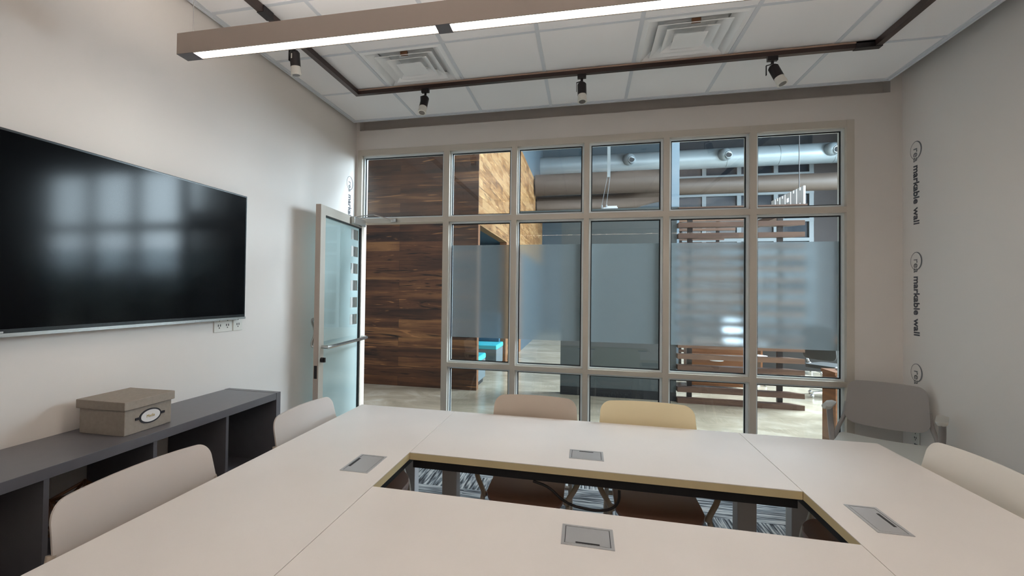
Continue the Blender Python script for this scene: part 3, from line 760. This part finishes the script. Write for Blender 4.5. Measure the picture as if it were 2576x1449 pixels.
# side of the wood volume: boards with booth openings, drywall above and beyond
b = MB()
y_open = [(2.94, 5.55), (6.05, 7.45)]
ZO = 2.50
b.box(WX - .14, WX, 2.821, 2.94, 0, ZO, 1)
b.box(WX - .14, WX, 5.55, 5.75, 0, ZO, 1); b.box(WX - .14, WX, 5.75, 6.05, 0, ZO, 0)
b.box(WX - .14, WX, 7.45, 8.0, 0, ZO, 1); b.box(WX - .14, WX, 8.0, 14.0, 0, ZO, 2)
b.box(WX - .14, WX, 2.821, 14.0, ZO, 5.03, 0)
b.box(WX - .14, WX, 2.821, 14.0, 5.03, HC, 2)
struct(b.done('wall_wood_side', [m_wood_lit, m_woodp, m_greyblue]))
b = MB()                                        # inside of the booths
b.box(-1.9, -1.8, 2.94, 7.8, 0, 2.6); b.box(-1.9, WX - .14, 2.94, 7.8, 2.5, 2.6); b.box(-1.8, WX - .14, 5.72, 5.80, 0, 2.5); b.box(-1.8, WX - .14, 7.6, 7.7, 0, 2.5)
struct(b.done('wall_booth', m_tealw))
def bench(label, x0, x1, y0, y1, back):
    r = thing('booth_bench', label, 'bench', ((x0 + x1) / 2, (y0 + y1) / 2, 0)); cx, cy = (x0 + x1) / 2, (y0 + y1) / 2
    MB().box(x0 - cx, x1 - cx, y0 - cy, y1 - cy, .08, .38).done('bench_base', m_boothg, r)
    MB().box(x0 - cx + .04, x1 - cx - .03, y0 - cy + .04, y1 - cy - .04, 0, .08).done('plinth', m_base, r)
    MB().box(x0 - cx, x1 - cx + .01, y0 - cy, y1 - cy, .38, .47).done('seat_cushion', m_teal, r, bevel=.02)
    if back: MB().box(x0 - cx, x1 - cx - .05, y1 - cy - .12, y1 - cy, .47, 1.05).done('back_cushion', m_tealw, r, bevel=.02)
bench('turquoise booth bench just behind the end of the wood wall', -1.2, .52, 3.0, 3.62, False)
bench('turquoise booth bench with dark back at the far side of the booth', -1.2, .50, 4.75, 5.5, True)

# slate partition with ledge
pa = MB(); pa.box(1.775, 3.35, 2.95, 3.10, .12, 2.60); pa.box(1.76, 3.36, 2.88, 3.6, 2.63, 2.69); pa.box(1.14, 1.76, 2.9, 3.6, 2.655, 2.69)
struct(pa.done('wall_partition', m_slate))
struct(MB().box(1.775, 3.35, 2.935, 3.10, 0, .12).done('baseboard_partition', m_base))
struct(MB().box(3.56, 3.735, 5.0, 5.18, 0, HC).done('column_1', m_steelblue))
tag(MB().box(2.36, 2.56, 2.92, 3.02, 2.69, 2.715).box(2.42, 2.55, 2.93, 3.01, 2.715, 2.735).done('cable_box', m_letter), 'small white box lying on the slate ledge behind the glass', 'box')
b = thing('ceiling_pole', 'white vertical pole with two stay wires above the slate partition', 'pole', (2.44, 3.1, 2.69))
MB().box(-.022, .022, -.022, .022, .50, HC - 2.69).done('pole_tube', m_duct, b)
MB().cyl((-.02, 0, .50), (-.095, 0, .09), .004, n=6).cyl((-.095, 0, .09), (-.095, 0, 0), .012, n=8).done('stay_wire', m_winw, b)
MB().cyl((.018, 0, .50), (-.03, 0, .09), .004, n=6).cyl((-.03, 0, .09), (-.03, 0, 0), .012, n=8).done('stay_wire', m_winw, b)

# slat screen
scr = thing('slat_screen', 'open screen of horizontal walnut slats on dark steel posts', 'screen', (4.1, 2.85, 0))
for k in range(18):
    zt = .665 + .15 * (k - 4)
    if zt > 2.55: break
    z0 = zt - .065
    xx0, xx1 = 3.352 - 4.1, 4.875 - 4.1
    b = MB(); b.hexa([(xx0, 0, z0), (xx1, 0, z0), (xx1 - .14, .13, z0), (xx0, .13, z0), (xx0, 0, zt), (xx1, 0, zt), (xx1 - .14, .13, zt), (xx0, .13, zt)])
    b.done('slat', m_slat, scr)
for xx in (3.525, 4.635):
    MB().box(xx - 4.1 - .032, xx - 4.1 + .032, .128, .17, 0, 2.62).done('post', m_black, scr)
MB().box(3.352 - 4.1, 4.9 - 4.1, -.01, .14, 2.60, 2.675).box(4.78 - 4.1, 4.9 - 4.1, .14, 1.9, 2.60, 2.675).done('top_rail', m_slat, scr)
scr2 = thing('slat_screen', 'second slat screen of thin close boards behind the first one', 'screen', (4.3, 5.6, 0))
for k in range(30):
    z = .3 + k * .088
    MB().box(-.55, .45 + .25 * math.sin(k * .4 + 2), 0, .06, z, z + .045).done('slat', m_slat, scr2)
for xx in (-.45, .2): MB().box(xx, xx + .05, .062, .11, 0, 2.95).done('post', m_black, scr2)
sg = thing('raised_letter_sign', 'row of white raised letters standing on the slat screen rail, seen from behind', 'sign', (4.86, 2.83, 2.675))
ly = 0.0
for i, w in enumerate((.20, .17, .17, .17, .15, .15)):
    b = MB(); hh = .235
    if i == 5: b.box(-.012, .012, ly, ly + w, 0, hh)
    elif i == 2:
        b.box(-.012, .012, ly, ly + .05, 0, hh); b.box(-.012, .012, ly + w - .05, ly + w, 0, hh); b.box(-.012, .012, ly + .05, ly + w - .05, hh - .07, hh); b.box(-.012, .012, ly + .05, ly + w - .05, .05, .11)
    else:
        b.box(-.012, .012, ly, ly + w * .42, 0, hh); b.box(-.012, .012, ly + w * .58, ly + w, 0, hh); b.box(-.012, .012, ly + w * .42, ly + w * .58, .03, hh - .04)
    b.done('letter', m_letter, sg); ly += w + .022
MB().box(-.012, .012, ly + .12, ly + .55, 0, .10).done('letter', m_letter, sg)

# ducts
d = thing('spiral_duct', 'long pale blue-grey round air duct high in the hall', 'duct', (0, 13, 5.92))
b = MB(); b.cyl((.555, 0, 0), (12.8, 0, 0), .315, n=40)
for k in range(1, 9): b.cyl((.5 + k * 1.5, 0, 0), (.54 + k * 1.5, 0, 0), .322, n=40)
b.done('duct_body', m_duct, d)
for xx in (3.5, 6.4, 9.35):
    z = 0.03
    MB().sphere((xx, -.32, z), .20, seg=24).cyl((xx + .05, -.34, z - .03), (xx + .075, -.52, z - .06), .17, .10).done('ball_nozzle', m_duct, d)
    MB().cyl((xx + .074, -.515, z - .06), (xx + .077, -.53, z - .06), .085).done('nozzle_mouth', m_dark, d)
d2 = thing('tan_duct', 'wide tan duct lower in the hall, in front of the far windows', 'duct', (0, 11, 4.75))
b = MB(); b.cyl((.6, 0, .08), (4.28, 0, .08), .33, n=36)
b.tube(smooth([(.6, .6, -.45), (2.6, .6, -.45), (3.3, .6, -.42), (4.0, .45, -.2), (4.75, .3, -.15)], 3), .30, 24)
b.cyl((4.6, 0, -.13), (12.8, 0, -.13), .24, n=24)
b.done('duct_body', m_duct2, d2)

# far wall with framed glazing
b = MB(); b.box(-6, 1.9, 14.2, 14.4, 0, HC, 0); b.box(1.9, 5.0, 14.2, 14.4, 0, 7, 0); b.box(9.45, 13, 14.2, 14.4, 0, HC, 2); b.box(5, 9.45, 14.2, 14.4, 6.25, HC, 3)
struct(b.done('wall_far', [m_greyblue, m_duct2, mat('dark_brown_panel', (60, 56, 58), .7), m_hallceil]))
w2 = thing('window_2', None, None, (0, 14.1, 0), kind='structure')
b = MB()
for xx in (5.0, 6.05, 7.15, 8.27, 9.32): b.box(xx, xx + .13, 0, .08, 0, 6.25)
for zz in (.0, .6, 1.35, 2.1, 2.85, 3.3, 3.95, 4.88, 5.5, 6.15): b.box(5, 9.45, -.01, .07, zz, zz + .11)
b.done('window_frame', m_winw, w2)
MB().box(5, 9.45, .085, .095, 0, 6.25).done('glass_pane', mat('dusky_glass', (30, 40, 50), .1, spec=.6), w2)

# hall furniture seen below the film
def desk(label, x0, x1, y0, y1, h, open_side=True):
    cx, cy = (x0 + x1) / 2, (y0 + y1) / 2
    r = thing('office_desk', label, 'desk', (cx, cy, 0)); a, c, d_, e = x0 - cx, x1 - cx, y0 - cy, y1 - cy
    MB().box(a, c, d_, e, h - .03, h).done('desktop', m_desk, r)
    MB().box(a + .01, a + .04, d_ + .01, e - .01, 0, h - .03).done('side_panel', m_desk, r); MB().box(c - .04, c - .01, d_ + .01, e - .01, 0, h - .03).done('side_panel', m_desk, r)
    MB().box(a + .04, c - .04, e - .05, e - .03, .15, h - .03).done('modesty_panel', m_base, r)
    return r
desk('wooden desk end close behind the glass at the right jamb', 4.50, 5.5, 1.2, 1.5, .735)
tag(MB().box(4.60, 4.68, 1.33, 1.45, .735, .76).done('computer_mouse', m_letter, bevel=.012), 'white mouse lying on the desk near the right jamb', 'mouse')
pd = thing('drawer_pedestal', 'wooden drawer unit with a white curved handle behind the slat screen', 'drawer unit', (4.12, 4.05, 0))
MB().box(-.38, .38, 0, .5, .05, .70).done('pedestal_body', m_desk, pd); MB().box(-.375, .375, -.018, 0, .36, .56).done('drawer', m_desk, pd); MB().box(-.375, .375, -.018, 0, .08, .34).done('drawer', m_desk, pd)
MB().tube(smooth([(-.09, -.018, .46), (-.06, -.05, .455), (.06, -.05, .455), (.09, -.018, .46)], 2), .014, 8).done('drawer_handle', m_letter, pd)
def office_chair(label, x, y, rz, shell):
    r = thing('office_chair', label, 'office chair', (x, y, 0), rz, 'office chairs in the hall')
    for k in range(5):
        t = 2 * PI * k / 5
        b = MB(); b.bar((0, 0, .09), (.28 * math.cos(t), .28 * math.sin(t), .07), .035, .025); b.sphere((.28 * math.cos(t), .28 * math.sin(t), .03), .03, seg=10); b.done('base_spoke', m_chrome, r)
    MB().cyl((0, 0, .08), (0, 0, .44), .025).done('gas_lift', m_chrome, r)
    K = 10; rows = panel_rows(.46, .08, .08, 5)
    P = [[((-1 + 2 * c / K) * halfw(v, .46, .24, .08, .08), -.23 + v, .48) for c in range(K + 1)] for v in rows]
    MB().grid(P, lambda p, i, c: p + Vector((0, 0, -.05))).done('seat', shell, r)
    rows = panel_rows(.5, .1, .08, 5)
    P = [[((-1 + 2 * c / K) * halfw(v, .5, .23, .1, .08), .24 + .12 * v - .4 * ((-1 + 2 * c / K) * .23) ** 2, .56 + v) for c in range(K + 1)] for v in rows]
    MB().grid(P, lambda p, i, c: p + Vector((0, .02, 0))).done('backrest', shell, r)
    for s in (-1, 1): MB().tube(smooth([(s * .2, .05, .44), (s * .29, .05, .5), (s * .29, .03, .66), (s * .29, -.15, .68)], 2), .014, 8).done('armrest', m_chrome, r)
office_chair('white office chair behind the drawer unit', 4.75, 4.75, .6, m_letter)
office_chair('black office chair beyond the slats, left of the bright desk end', 5.6, 3.9, 2.2, m_ochair)
office_chair('black office chair behind the right end of the slat screen', 5.45, 2.5, -.5, m_ochair)
office_chair('black office chair farther back, behind the white chair', 6.3, 6.3, 1.2, m_ochair)
desk('long desk farther back in the hall behind the slats', 5.0, 7.0, 4.9, 5.6, .74)
blb = thing('pendant_bulb', 'small glowing round bulb beyond the slat screen top', 'bulb', (5.35, 4.3, 2.78))
MB().sphere((0, 0, 0), .05).done('bulb_globe', m_bulb, blb); MB().cyl((0, 0, .05), (0, 0, HC - 2.78), .006, n=6).done('bulb_cord', m_black, blb)
